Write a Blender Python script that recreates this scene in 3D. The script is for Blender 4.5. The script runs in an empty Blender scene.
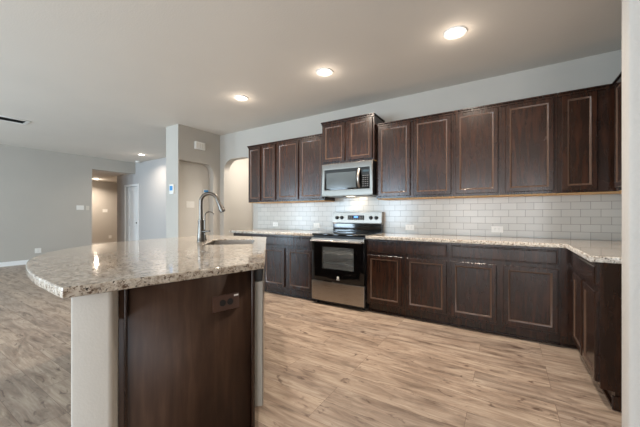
import bpy, bmesh, math, random
from mathutils import Vector, Matrix
random.seed(7)
C = bpy.context.scene.collection
PI = math.pi

# ------------------------------------------------------------------ camera
cam_data = bpy.data.cameras.new('camera')
cam_data.sensor_width = 36.0
cam_data.lens = 295.77 / 640 * 36
cam_data.shift_y = 0.0021
cam_data.clip_start = 0.05
cam = bpy.data.objects.new('camera', cam_data)
cam.location = (2.183, -3.924, 1.164)
cam.rotation_euler = (PI / 2, 0, 0.561)
C.objects.link(cam)
bpy.context.scene.camera = cam

# ------------------------------------------------------------------ world, exposure, daylight
world = bpy.data.worlds.new('world')
bpy.context.scene.world = world
world.use_nodes = True
world.node_tree.nodes['Background'].inputs[0].default_value = (0.55, 0.68, 0.85, 1)
world.node_tree.nodes['Background'].inputs[1].default_value = 0.6
vs = bpy.context.scene.view_settings
vs.view_transform = 'Standard'
vs.look = 'None'
vs.gamma = 1.0
vs.exposure = -0.33
vs.use_curve_mapping = False


def area_light(name, loc, rot, sx, sy, power, col, shape='RECTANGLE', spread=PI):
    l = bpy.data.lights.new(name, 'AREA')
    l.shape = shape
    l.size = sx
    if shape in ('RECTANGLE', 'ELLIPSE'):
        l.size_y = sy
    l.energy = power
    l.color = col
    l.spread = spread
    o = bpy.data.objects.new(name, l)
    o.location = loc
    o.rotation_euler = rot
    C.objects.link(o)
    return o


DAY = (0.97, 0.98, 1.0)
WINDOWS_S = [(-6.2, 0.9), (-3.9, 0.9), (-1.6, 0.9), (1.2, 1.5), (3.4, 1.5)]   # centre x, width in the south wall
for wx, ww in WINDOWS_S:
    area_light('window_daylight', (wx, -7.98, 1.25), (PI / 2 + 0.15, 0, 0), ww, 2.1, 230 if wx < 0 else 95, (0.64, 0.83, 1.0) if wx < 0 else DAY)

WARM = (1.0, 0.86, 0.72)
LIGHT_POWER = 38

# ------------------------------------------------------------------ materials


def S(r, g, b):
    f = lambda c: (c / 255 / 12.92) if c / 255 <= 0.04045 else ((c / 255 + 0.055) / 1.055) ** 2.4
    return (f(r), f(g), f(b), 1)


def mat(name, col, rough=0.5, metal=0.0, coat=0.0, spec=0.5):
    m = bpy.data.materials.new(name)
    m.use_nodes = True
    b = m.node_tree.nodes['Principled BSDF']
    b.inputs['Base Color'].default_value = col
    b.inputs['Roughness'].default_value = rough
    b.inputs['Metallic'].default_value = metal
    b.inputs['Coat Weight'].default_value = coat
    b.inputs['Specular IOR Level'].default_value = spec
    return m


class NT:
    def __init__(self, m):
        self.t = m.node_tree
        self.b = self.t.nodes['Principled BSDF']

    def n(self, typ, **kw):
        x = self.t.nodes.new(typ)
        for k, v in kw.items():
            setattr(x, k, v)
        return x

    def l(self, a, b):
        self.t.links.new(a, b)

    def coords(self, scale, rot=(0, 0, 0), kind='Object'):
        tc = self.n('ShaderNodeTexCoord')
        mp = self.n('ShaderNodeMapping')
        mp.inputs['Scale'].default_value = scale
        mp.inputs['Rotation'].default_value = rot
        self.l(tc.outputs[kind], mp.inputs['Vector'])
        return mp.outputs['Vector']

    def noise(self, vec, scale, detail=3, rough=0.55, dist=0.0):
        x = self.n('ShaderNodeTexNoise')
        x.inputs['Scale'].default_value = scale
        x.inputs['Detail'].default_value = detail
        x.inputs['Roughness'].default_value = rough
        x.inputs['Distortion'].default_value = dist
        self.l(vec, x.inputs['Vector'])
        return x.outputs['Fac']

    def ramp(self, fac, stops):
        r = self.n('ShaderNodeValToRGB')
        e = r.color_ramp.elements
        e[0].position, e[0].color = stops[0]
        e[1].position, e[1].color = stops[-1]
        for p, c in stops[1:-1]:
            q = e.new(p)
            q.color = c
        self.l(fac, r.inputs['Fac'])
        return r.outputs['Color']

    def mix(self, fac, a, b, mode='MIX'):
        x = self.n('ShaderNodeMix', data_type='RGBA', blend_type=mode)
        for s, v in ((x.inputs[0], fac), (x.inputs[6], a), (x.inputs[7], b)):
            if hasattr(v, 'links'):
                self.l(v, s)
            else:
                s.default_value = v
        return x.outputs[2]

    def bump(self, h, strength, dist=0.002):
        x = self.n('ShaderNodeBump')
        x.inputs['Strength'].default_value = strength
        x.inputs['Distance'].default_value = dist
        self.l(h, x.inputs['Height'])
        self.l(x.outputs['Normal'], self.b.inputs['Normal'])


def wall_mat(name, col, bump=0.25, scale=90):
    m = mat(name, col, 0.75, spec=0.25)
    k = NT(m)
    v = k.coords((1, 1, 1))
    f = k.noise(v, 1.2, 2)
    c = k.mix(f, tuple(x * 0.95 for x in col[:3]) + (1,), tuple(min(1, x * 1.04) for x in col[:3]) + (1,))
    k.l(c, k.b.inputs['Base Color'])
    k.bump(k.noise(v, scale, 2, 0.5), bump, 0.004)
    return m


M = {}
M['wall'] = wall_mat('wall_paint', S(182, 176, 167))
M['wall_gray'] = wall_mat('wall_paint_hall', S(186, 184, 182))
M['wall_cream'] = wall_mat('wall_paint_pantry_lit_recess', S(206, 202, 194))
M['ceiling'] = wall_mat('ceiling_paint', S(218, 212, 203), 0.3, 70)
M['stub'] = wall_mat('wall_orange_peel', S(196, 191, 184), 1.0, 45)
M['trim'] = mat('white_trim', S(232, 232, 230), 0.4)
M['white'] = mat('white_plastic', S(228, 226, 220), 0.35)
M['almond'] = mat('pale_plastic', S(205, 198, 186), 0.4)
M['black'] = mat('black_plastic', S(16, 16, 17), 0.35)
M['black_gloss'] = mat('black_glass', S(9, 9, 10), 0.06, spec=0.5)
M['rubber'] = mat('dark_rubber', S(22, 22, 22), 0.7)
M['birch'] = mat('raw_birch', S(205, 160, 105), 0.6)
M['brown_plastic'] = mat('brown_plastic', S(74, 50, 40), 0.3)
M['slot'] = mat('outlet_slot', S(18, 14, 12), 0.6)
M['chrome'] = mat('chrome', S(215, 215, 215), 0.12, 1.0)
M['steel_dim'] = mat('satin_steel', S(112, 108, 102), 0.35, 1.0)
M['door_side'] = mat('grey_enamel', S(176, 172, 164), 0.4)
M['nickel'] = mat('brushed_nickel', S(104, 100, 95), 0.28, 1.0)


def emit(name, col, strength):
    m = mat(name, col)
    b = m.node_tree.nodes['Principled BSDF']
    b.inputs['Emission Color'].default_value = col
    b.inputs['Emission Strength'].default_value = strength
    return m


M['bulb'] = emit('lit_diffuser', (1.0, 0.93, 0.84, 1), 22)
M['blue_screen'] = emit('blue_screen', S(55, 130, 185), 0.15)
M['blue_led'] = emit('blue_display', S(90, 150, 255), 2.5)


def steel_mat():
    m = mat('stainless_steel', S(168, 162, 155), 0.3, 1.0)
    k = NT(m)
    v = k.coords((1.5, 1.5, 300))
    f = k.noise(v, 3, 2)
    k.l(k.ramp(f, [(0.3, (0.24, 0.24, 0.24, 1)), (0.7, (0.40, 0.40, 0.40, 1))]), k.b.inputs['Roughness'])
    return m


M['steel'] = steel_mat()


def wood_mat(name, dark, mid, light, rough=0.3):
    m = mat(name, mid, rough, coat=0.0 if rough > 0.4 else 0.12)
    k = NT(m)
    k.b.inputs['Specular IOR Level'].default_value = 0.4 if rough < 0.4 else 0.2
    k.b.inputs['Coat Roughness'].default_value = 0.15
    oi = k.n('ShaderNodeObjectInfo')
    v0 = k.coords((1, 1, 1))
    sh = k.n('ShaderNodeVectorMath', operation='ADD')
    sc = k.n('ShaderNodeVectorMath', operation='SCALE')
    k.l(oi.outputs['Location'], sc.inputs[0])
    sc.inputs['Scale'].default_value = 3.7
    k.l(v0, sh.inputs[0])
    k.l(sc.outputs[0], sh.inputs[1])
    mp = k.n('ShaderNodeMapping')
    mp.inputs['Scale'].default_value = (9, 9, 1.1)
    k.l(sh.outputs[0], mp.inputs['Vector'])
    g = k.noise(mp.outputs[0], 3.2, 5, 0.55, 0.15)
    big = k.noise(sh.outputs[0], 4.5, 3, 0.5, 0.1)
    c = k.ramp(g, [(0.25, dark), (0.5, mid), (0.8, light)])
    c2 = k.mix(k.ramp(big, [(0.35, (0, 0, 0, 1)), (0.85, (0.7, 0.7, 0.7, 1))]), c, light)
    c3 = k.mix(0.45, c, c2)
    k.l(c3, k.b.inputs['Base Color'])
    k.l(k.ramp(big, [(0.3, (rough * 0.92,) * 3 + (1,)), (0.75, (rough * 1.1,) * 3 + (1,))]), k.b.inputs['Roughness'])
    return m


M['wood'] = wood_mat('espresso_wood', S(33, 20, 14), S(38, 23, 16), S(64, 36, 22), 0.25)
M['wood_glint'] = mat('painted_glint_edge', S(84, 65, 54), 0.14)  # paler brown puts the glint along the door sticking into the colour
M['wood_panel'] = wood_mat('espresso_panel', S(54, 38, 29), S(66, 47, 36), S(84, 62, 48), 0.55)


def granite_mat():
    m = mat('granite', S(200, 190, 175), 0.08, coat=0.3)
    k = NT(m)
    k.b.inputs['Coat Roughness'].default_value = 0.03
    v = k.coords((1, 1, 1))
    a = k.noise(v, 42, 5, 0.7, 0.5)
    c = k.ramp(a, [(0.32, S(120, 102, 86)), (0.44, S(182, 170, 156)), (0.54, S(208, 200, 188)), (0.72, S(222, 217, 208))])
    vs_ = k.coords((1, 1, 1), (0, 0, 0.6))
    b = k.noise(k.coords((1, 0.55, 1), (0, 0, 0.9)), 75, 4, 0.65, 0.8)
    c = k.mix(k.ramp(b, [(0.57, (0, 0, 0, 1)), (0.63, (1, 1, 1, 1))]), c, S(104, 84, 70))
    d = k.noise(vs_, 95, 3, 0.55, 0.4)
    c = k.mix(k.ramp(d, [(0.60, (0, 0, 0, 1)), (0.65, (1, 1, 1, 1))]), c, S(50, 40, 36))
    e = k.noise(v, 7, 3, 0.6, 0.4)
    c = k.mix(k.ramp(e, [(0.5, (0, 0, 0, 1)), (0.8, (0.5, 0.5, 0.5, 1))]), c, S(160, 142, 124))
    k.l(c, k.b.inputs['Base Color'])
    return m


M['granite'] = granite_mat()


def granite_edge_mat():
    return M['granite']


def tile_mat():
    m = mat('subway_tile', S(206, 204, 198), 0.2)
    k = NT(m)
    tc = k.n('ShaderNodeTexCoord')
    mp = k.n('ShaderNodeMapping')
    mp.inputs['Rotation'].default_value = (-PI / 2, 0, 0)
    k.l(tc.outputs['Object'], mp.inputs['Vector'])
    br = k.n('ShaderNodeTexBrick')
    br.offset = 0.5
    br.inputs['Scale'].default_value = 1.0
    br.inputs['Mortar Size'].default_value = 0.0022
    br.inputs['Mortar Smooth'].default_value = 0.3
    br.inputs['Brick Width'].default_value = 0.1524
    br.inputs['Row Height'].default_value = 0.0763
    br.inputs['Color1'].default_value = S(196, 193, 186)
    br.inputs['Color2'].default_value = S(186, 183, 176)
    br.inputs['Mortar'].default_value = S(142, 139, 133)
    k.l(mp.outputs[0], br.inputs['Vector'])
    k.l(br.outputs['Color'], k.b.inputs['Base Color'])
    inv = k.n('ShaderNodeMath', operation='SUBTRACT')
    inv.inputs[0].default_value = 1.0
    k.l(br.outputs['Fac'], inv.inputs[1])
    k.bump(inv.outputs[0], 0.5, 0.0015)
    return m


M['tile'] = tile_mat()


def floor_mat():
    m = mat('vinyl_plank', S(170, 135, 108), 0.38)
    k = NT(m)
    v = k.coords((1, 1, 1))
    br = k.n('ShaderNodeTexBrick')
    br.offset = 0.37
    br.offset_frequency = 3
    br.inputs['Scale'].default_value = 1.0
    br.inputs['Mortar Size'].default_value = 0.0012
    br.inputs['Brick Width'].default_value = 1.22
    br.inputs['Row Height'].default_value = 0.18
    br.inputs['Color1'].default_value = (0, 0, 0, 1)
    br.inputs['Color2'].default_value = (1, 1, 1, 1)
    br.inputs['Mortar'].default_value = (0.4, 0.4, 0.4, 1)
    k.l(v, br.inputs['Vector'])
    # a different slice of grain for each plank
    off = k.n('ShaderNodeVectorMath', operation='SCALE')
    k.l(br.outputs['Color'], off.inputs[0])
    off.inputs['Scale'].default_value = 11.0
    ad = k.n('ShaderNodeVectorMath', operation='ADD')
    k.l(v, ad.inputs[0])
    k.l(off.outputs[0], ad.inputs[1])

    def mapped(scale):
        mp = k.n('ShaderNodeMapping')
        mp.inputs['Scale'].default_value = scale
        k.l(ad.outputs[0], mp.inputs['Vector'])
        return mp.outputs[0]
    g1 = k.noise(mapped((1.6, 8.5, 1)), 1.7, 6, 0.62, 0.7)
    g2 = k.noise(mapped((2.0, 40, 1)), 2.2, 4, 0.6, 0.3)
    kn = k.noise(mapped((3.2, 9, 1)), 1.9, 4, 0.6, 1.2)
    c = k.ramp(g1, [(0.30, S(106, 92, 80)), (0.43, S(150, 134, 119)), (0.54, S(176, 159, 142)), (0.72, S(197, 182, 164))])
    c = k.mix(k.ramp(g2, [(0.35, (0.55, 0.55, 0.55, 1)), (0.6, (0, 0, 0, 1))]), c, S(138, 114, 98))
    c = k.mix(k.ramp(kn, [(0.59, (0, 0, 0, 1)), (0.70, (0.85, 0.85, 0.85, 1))]), c, S(88, 68, 58))
    tone = k.ramp(br.outputs['Color'], [(0.0, (0.86, 0.87, 0.89, 1)), (1.0, (1.06, 1.06, 1.05, 1))])
    c = k.mix(1.0, c, tone, 'MULTIPLY')
    c = k.mix(br.outputs['Fac'], c, S(112, 92, 80))
    k.l(c, k.b.inputs['Base Color'])
    k.l(k.ramp(g2, [(0.2, (0.34,) * 3 + (1,)), (0.8, (0.48,) * 3 + (1,))]), k.b.inputs['Roughness'])
    k.bump(g2, 0.12, 0.002)
    return m


M['floor'] = floor_mat()


def oven_glass():
    m = mat('oven_window', S(205, 210, 210), 0.05)
    b = m.node_tree.nodes['Principled BSDF']
    b.inputs['Transmission Weight'].default_value = 0.85
    b.inputs['IOR'].default_value = 1.45
    return m


M['oven_glass'] = oven_glass()
M['oven_inside'] = mat('oven_enamel', S(170, 168, 165), 0.45)
M['mw_glass'] = mat('microwave_window', S(70, 76, 78), 0.12)

# ------------------------------------------------------------------ mesh helpers


def box(bm, x0, x1, y0, y1, z0, z1, bev=0.0, seg=2, mtx=None):
    pts = [(x0, y0, z0), (x1, y0, z0), (x1, y1, z0), (x0, y1, z0), (x0, y0, z1), (x1, y0, z1), (x1, y1, z1), (x0, y1, z1)]
    t = bmesh.new()
    vs_ = [t.verts.new(p) for p in pts]
    for f in ((0, 3, 2, 1), (4, 5, 6, 7), (0, 1, 5, 4), (1, 2, 6, 5), (2, 3, 7, 6), (3, 0, 4, 7)):
        t.faces.new([vs_[i] for i in f])
    if bev > 0:
        bmesh.ops.bevel(t, geom=list(t.edges), offset=bev, segments=seg, profile=0.5, affect='EDGES')
    merge(bm, t, mtx)


def merge(bm, t, mtx=None):
    me = bpy.data.meshes.new('tmp')
    if mtx is not None:
        bmesh.ops.transform(t, matrix=mtx, verts=t.verts)
    t.to_mesh(me)
    t.free()
    bm.from_mesh(me)
    bpy.data.meshes.remove(me)


def lathe(bm, prof, n=24, mtx=None):
    """prof: list of (r, z); revolved about z."""
    t = bmesh.new()
    rings = []
    for r, z in prof:
        if r < 1e-6:
            rings.append([t.verts.new((0, 0, z))])
        else:
            rings.append([t.verts.new((r * math.cos(2 * PI * i / n), r * math.sin(2 * PI * i / n), z)) for i in range(n)])
    for a, b in zip(rings, rings[1:]):
        for i in range(n):
            j = (i + 1) % n
            if len(a) == 1 and len(b) == 1:
                continue
            if len(a) == 1:
                t.faces.new((a[0], b[i], b[j]))
            elif len(b) == 1:
                t.faces.new((a[i], b[0], a[j]))
            else:
                t.faces.new((a[i], b[i], b[j], a[j]))
    bmesh.ops.recalc_face_normals(t, faces=t.faces)
    merge(bm, t, mtx)


def tube(bm, pts, rad, n=12, cap=True, mtx=None):
    """pts list of vectors, rad number or list."""
    t = bmesh.new()
    pts = [Vector(p) for p in pts]
    if not isinstance(rad, (list, tuple)):
        rad = [rad] * len(pts)
    rings = []
    prev = None
    for i, p in enumerate(pts):
        d = (pts[min(i + 1, len(pts) - 1)] - pts[max(i - 1, 0)]).normalized()
        if prev is None:
            u = d.cross(Vector((0, 0, 1)))
            if u.length < 1e-3:
                u = d.cross(Vector((0, 1, 0)))
            u.normalize()
        else:
            u = (prev - d * prev.dot(d)).normalized()
        prev = u
        w = d.cross(u)
        rings.append([t.verts.new(p + (u * math.cos(2 * PI * k / n) + w * math.sin(2 * PI * k / n)) * rad[i]) for k in range(n)])
    for a, b in zip(rings, rings[1:]):
        for i in range(n):
            j = (i + 1) % n
            t.faces.new((a[i], a[j], b[j], b[i]))
    if cap:
        t.faces.new(rings[0])
        t.faces.new(rings[-1])
    bmesh.ops.recalc_face_normals(t, faces=t.faces)
    merge(bm, t, mtx)


def slab_mesh(name, outline, holes, z0, z1, bevel=0.0):
    """solid plate in the xy plane with holes, built as a filled 2D curve"""
    z0, z1 = min(z0, z1), max(z0, z1)
    cu = bpy.data.curves.new(name, 'CURVE')
    cu.dimensions = '2D'
    cu.fill_mode = 'BOTH'
    cu.extrude = (z1 - z0) / 2 - bevel
    cu.bevel_depth = bevel
    cu.bevel_resolution = 2
    cu.offset = -bevel
    for loop in [outline] + holes:
        sp = cu.splines.new('POLY')
        sp.points.add(len(loop) - 1)
        for p, q in zip(sp.points, loop):
            p.co = (q[0], q[1], 0, 1)
        sp.use_cyclic_u = True
    o = bpy.data.objects.new(name, cu)
    C.objects.link(o)
    bpy.context.view_layer.update()
    dg = bpy.context.evaluated_depsgraph_get()
    me = bpy.data.meshes.new_from_object(o.evaluated_get(dg))
    bpy.data.objects.remove(o)
    bpy.data.curves.remove(cu)
    bm = bmesh.new()
    bm.from_mesh(me)
    bpy.data.meshes.remove(me)
    bmesh.ops.remove_doubles(bm, verts=bm.verts, dist=1e-5)
    bmesh.ops.translate(bm, vec=(0, 0, (z0 + z1) / 2), verts=bm.verts)
    return bm


def obj(name, bm, m, parent=None, smooth=None, label=None):
    me = bpy.data.meshes.new(name)
    bm.to_mesh(me)
    bm.free()
    me.materials.append(m)
    o = bpy.data.objects.new(name, me)
    C.objects.link(o)
    if parent is not None:
        o.parent = parent
    if smooth:
        for p in me.polygons:
            p.use_smooth = True
        me.set_sharp_from_angle(angle=math.radians(smooth))
    if label:
        o['label'] = label
    return o


def thing(name, label, cat, loc=(0, 0, 0), rotz=0.0, group=None):
    o = bpy.data.objects.new(name, None)
    o.empty_display_size = 0.1
    C.objects.link(o)
    o.location = loc
    o.rotation_euler = (0, 0, rotz)
    tag(o, label, cat, group)
    return o


def tag(o, label, cat, group=None):
    o['label'] = label
    o['category'] = cat
    if group:
        o['group'] = group
    return o


def struct(name, bm, m, smooth=None):
    o = obj(name, bm, m, None, smooth)
    o['kind'] = 'structure'
    return o


def sbox(name, m, *a, bev=0.0):
    bm = bmesh.new()
    box(bm, *a, bev=bev)
    return struct(name, bm, m)


def centre(o):
    """put the origin of a one-mesh thing at the base of its mesh"""
    me = o.data
    xs = [v.co for v in me.vertices]
    c = Vector(((min(v.x for v in xs) + max(v.x for v in xs)) / 2, (min(v.y for v in xs) + max(v.y for v in xs)) / 2, min(v.z for v in xs)))
    me.transform(Matrix.Translation(-c))
    o.location = c
    return o


# ------------------------------------------------------------------ room shell
H = 2.743
HALL_H = 2.43
XL, YG, XA, YP = -7.38, 0.72, -2.63, -0.89       # left wall, hall wall, kitchen's left wall, its near corner
Y_S, X_E, X_R = -8.0, 5.0, 3.30                 # south wall, east wall, wall behind the right-hand cabinets
STUB_X, STUB_Y = 2.69, -1.913

sbox('floor', M['floor'], -11.0, X_E + 0.12, Y_S - 0.12, 2.8, -0.08, 0.0)
sbox('ceiling', M['ceiling'], XL - 0.12, X_E + 0.12, Y_S - 0.12, 1.3, H, H + 0.1)
sbox('trim_1', M['ceiling'], -11.0, XL - 0.12, -1.6, 2.8, HALL_H, HALL_H + 0.1)       # ceiling of the hall beyond

# back wall with arched opening at its left end (plate built in x-z, stood up)


def arch_loop(x0, x1, zt, r, n=8, zb=0.0, left=True, right=True):
    pts = [(x0, zb), (x1, zb)]
    if right:
        pts += [(x1 - r + r * math.cos(a * PI / 2 / n), zt - r + r * math.sin(a * PI / 2 / n)) for a in range(n + 1)]
    else:
        pts.append((x1, zt))
    if left:
        pts += [(x0 + r - r * math.sin(a * PI / 2 / n), zt - r + r * math.cos(a * PI / 2 / n)) for a in range(n + 1)]
    else:
        pts.append((x0, zt))
    return pts


def plate(name, outline, m, thick, mtx):
    bm = slab_mesh(name, outline, [], 0, thick)
    bmesh.ops.transform(bm, matrix=mtx, verts=bm.verts)
    bmesh.ops.recalc_face_normals(bm, faces=bm.faces)
    return struct(name, bm, m, smooth=40)


# x-z outline -> world: local y becomes z, local z (0..thick) becomes +Y
STAND_Y = Matrix(((1, 0, 0, 0), (0, 0, 1, 0), (0, 1, 0, 0), (0, 0, 0, 1)))
al = arch_loop(-2.52, -1.72, 2.245, 0.24)
out = [(XA - 0.02, 0), (-2.52, 0)] + al[2:][::-1] + [(-1.72, 0), (X_R + 0.12, 0), (X_R + 0.12, H), (XA - 0.02, H)]
plate('wall_back', out, M['wall'], 0.14, STAND_Y)
# the passage behind the arch
sbox('wall_pantry_back', M['wall_cream'], XA - 0.3, -0.6, 1.05, 1.17, 0, H)
sbox('wall_pantry_right', M['wall_cream'], -0.7, -0.58, 0.14, 1.05, 0, H)

# kitchen's left wall with its arched recess: local x runs along world Y
STAND_X = Matrix(((0, 0, 1, XA), (1, 0, 0, 0), (0, 1, 0, 0), (0, 0, 0, 1)))
r0, r1, rzt = YP + 0.02, -0.16, 2.13
al = arch_loop(r0, r1, rzt, 0.17, left=False)
out = [(YP, 0), (r0, 0), (r0, rzt)] + al[2:-1][::-1] + [(r1, 0), (0.14, 0), (0.14, H), (YP, H)]
plate('wall_kitchen_left', out, M['wall'], -0.15, STAND_X)
# the block of wall behind the recess, its face towards the living room carries the thermostat
sbox('wall_recess_painted_light', M['wall_cream'], XA - 0.15, XA - 0.145, r0, r1, 0, rzt)  # thin added sheet, its paler colour stands in for light inside the recess
sbox('wall_thermostat', M['wall'], -2.996, XA - 0.1501, YP, YG + 0.3, 0, H)

# hall wall (facing the camera), with a door
DX0, DX1, DZ = -7.97, -7.25, 2.04
out = [(-8.55, 0), (DX0, 0), (DX0, DZ), (DX1, DZ), (DX1, 0), (-2.996, 0), (-2.996, H), (XL - 0.12, H), (XL - 0.12, HALL_H), (-8.55, HALL_H)]
plate('wall_hall', out, M['wall_gray'], 0.12, Matrix.Translation((0, YG, 0)) @ STAND_Y)
sbox('wall_hall_end', M['wall'], -10.92, -10.8, -1.6, 2.8, 0, HALL_H)
sbox('wall_hall_front', M['wall'], -10.8, XL - 0.12, -1.72, -1.6, 0, HALL_H)
sbox('wall_hall_far', M['wall'], -10.8, -8.43, 2.68, 2.8, 0, HALL_H)
sbox('wall_hall_return', M['wall'], -8.55, -8.43, YG + 0.12, 2.68, 0, HALL_H)

# left wall of the living room with the opening into the hall
out = [(Y_S - 0.12, 0), (-0.40, 0), (-0.40, 2.415), (YG, 2.415), (YG, H), (Y_S - 0.12, H)]
plate('wall_left', out, M['wall'], -0.12, Matrix.Translation((XL - XA, 0, 0)) @ STAND_X)

# south wall with real window openings behind the camera
out = [(XL - 0.12, 0), (X_E + 0.12, 0), (X_E + 0.12, H), (XL - 0.12, H)]
holes = [[(wx - ww / 2, 0.18), (wx + ww / 2, 0.18), (wx + ww / 2, 2.35), (wx - ww / 2, 2.35)] for wx, ww in WINDOWS_S]
bm = slab_mesh('wall_south', out, holes, 0, 0.12)
bmesh.ops.transform(bm, matrix=Matrix.Translation((0, Y_S - 0.12, 0)) @ STAND_Y, verts=bm.verts)
bmesh.ops.recalc_face_normals(bm, faces=bm.faces)
struct('wall_south', bm, M['wall'])
for i, (wx, ww) in enumerate(WINDOWS_S):
    bm = bmesh.new()
    x0, x1 = wx - ww / 2, wx + ww / 2
    for a in ((x0, x0 + 0.04, 0.18, 2.35), (x1 - 0.04, x1, 0.18, 2.35), (x0, x1, 0.18, 0.22), (x0, x1, 2.31, 2.35), (x0, x1, 1.43, 1.47)):
        box(bm, a[0], a[1], Y_S - 0.09, Y_S - 0.05, a[2], a[3])
    struct('window_%d' % (i + 1), bm, M['trim'])

sbox('wall_east', M['wall'], X_E, X_E + 0.12, Y_S, STUB_Y, 0, H)
sbox('wall_right', M['wall'], X_R, X_R + 0.12, STUB_Y + 0.13, 0, 0, H)
bm = bmesh.new()
box(bm, STUB_X, X_E + 0.12, STUB_Y, STUB_Y + 0.13, 0, H)
bmesh.ops.bevel(bm, geom=[e for e in bm.edges if all(abs(v.co.x - STUB_X) < 1e-4 for v in e.verts) and abs(e.verts[0].co.z - e.verts[1].co.z) > 1],
                offset=0.018, segments=4, profile=0.5, affect='EDGES')
struct('wall_stub', bm, M['stub'], smooth=60)


# baseboards


def baseboard(name, x0, y0, x1, y1, nx, ny, h=0.10, t=0.014):
    bm = bmesh.new()
    xa, xb = sorted((x0, x1 + 0.0))
    ya, yb = sorted((y0, y1))
    if nx:
        box(bm, min(x0, x0 + nx * t), max(x0, x0 + nx * t), ya, yb, 0, h - 0.012)
        box(bm, min(x0, x0 + nx * t * 0.6), max(x0, x0 + nx * t * 0.6), ya, yb, h - 0.012, h)
    else:
        box(bm, xa, xb, min(y0, y0 + ny * t), max(y0, y0 + ny * t), 0, h - 0.012)
        box(bm, xa, xb, min(y0, y0 + ny * t * 0.6), max(y0, y0 + ny * t * 0.6), h - 0.012, h)
    struct(name, bm, M['trim'])


baseboard('baseboard_left', XL, Y_S, XL, -0.40, 1, 0)
baseboard('baseboard_hall', DX1 + 0.07, YG, -3.0, YG, 0, -1)
baseboard('baseboard_hall_end', -10.8, -1.6, -10.8, 2.68, 1, 0)
baseboard('baseboard_thermostat', -2.996, YP, XA, YP, 0, -1)
baseboard('baseboard_stub', STUB_X + 0.02, STUB_Y, X_E, STUB_Y, 0, -1)
baseboard('baseboard_pantry', XA - 0.2, 1.05, -0.7, 1.05, 0, -1)

# hall door: casing, slab with panels, knob
bm = bmesh.new()
cw = 0.065
box(bm, DX0 - cw, DX0, YG - 0.018, YG, 0, DZ + cw, 0.004)
box(bm, DX1, DX1 + cw, YG - 0.018, YG, 0, DZ + cw, 0.004)
box(bm, DX0, DX1, YG - 0.018, YG, DZ, DZ + cw, 0.004)
struct('trim_2', bm, M['trim'])
d = thing('door_1', 'white two-panel hall door beyond the living room', 'door', ((DX0 + DX1) / 2, YG + 0.05, 0.0))
del d['category']
d['kind'] = 'structure'
bm = bmesh.new()
w2 = (DX1 - DX0) / 2 - 0.004
box(bm, -w2, w2, 0.0, 0.035, 0.008, DZ - 0.004)
for z0, z1 in ((0.22, 0.85), (1.0, 1.92)):
    # raised moulding round each panel
    for a in ((-w2 + 0.11, w2 - 0.11, z0, z0 + 0.03), (-w2 + 0.11, w2 - 0.11, z1 - 0.03, z1), (-w2 + 0.11, -w2 + 0.14, z0, z1), (w2 - 0.14, w2 - 0.11, z0, z1)):
        box(bm, a[0], a[1], -0.014, 0.001, a[2], a[3], 0.004)
    box(bm, -w2 + 0.18, w2 - 0.18, -0.006, 0.001, z0 + 0.07, z1 - 0.07, 0.003)
obj('door_slab', bm, M['trim'], d)
bm = bmesh.new()
lathe(bm, [(0.0, 0.062), (0.02, 0.06), (0.028, 0.045), (0.022, 0.03), (0.01, 0.022), (0.01, 0.008), (0.03, 0.006), (0.03, 0.0)], 16,
      Matrix.Translation((w2 - 0.07, 0, 0.92)) @ Matrix.Rotation(PI / 2, 4, 'X'))
obj('door_knob', bm, M['nickel'], d, 40)

# tiled backsplash on the back wall
bm = bmesh.new()
box(bm, -1.60, X_R, -0.009, 0.0, 0.9145, 1.372)
o = struct('wall_backsplash', bm, M['tile'])
for v in o.data.vertices:
    v.co -= Vector((-1.60, 0, 0.9145))
o.location = (-1.60, 0, 0.9145)
bm = bmesh.new()
box(bm, -0.015, 0.785, -0.009, -0.0005, 0.70, 0.9144)
box(bm, -0.015, 0.785, -0.009, -0.0005, 1.3721, 1.45)
struct('wall_range_tile', bm, M['tile'])
bm = bmesh.new()
box(bm, 0, 0.60 + 0.27, -0.009, 0.0, 0, 0.4575)
o = struct('wall_backsplash_right', bm, M['tile'])
o.rotation_euler = (0, 0, -PI / 2)
o.location = (X_R, -0.62, 0.9145)
bpy.context.view_layer.update()

# ------------------------------------------------------------------ cabinets


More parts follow.
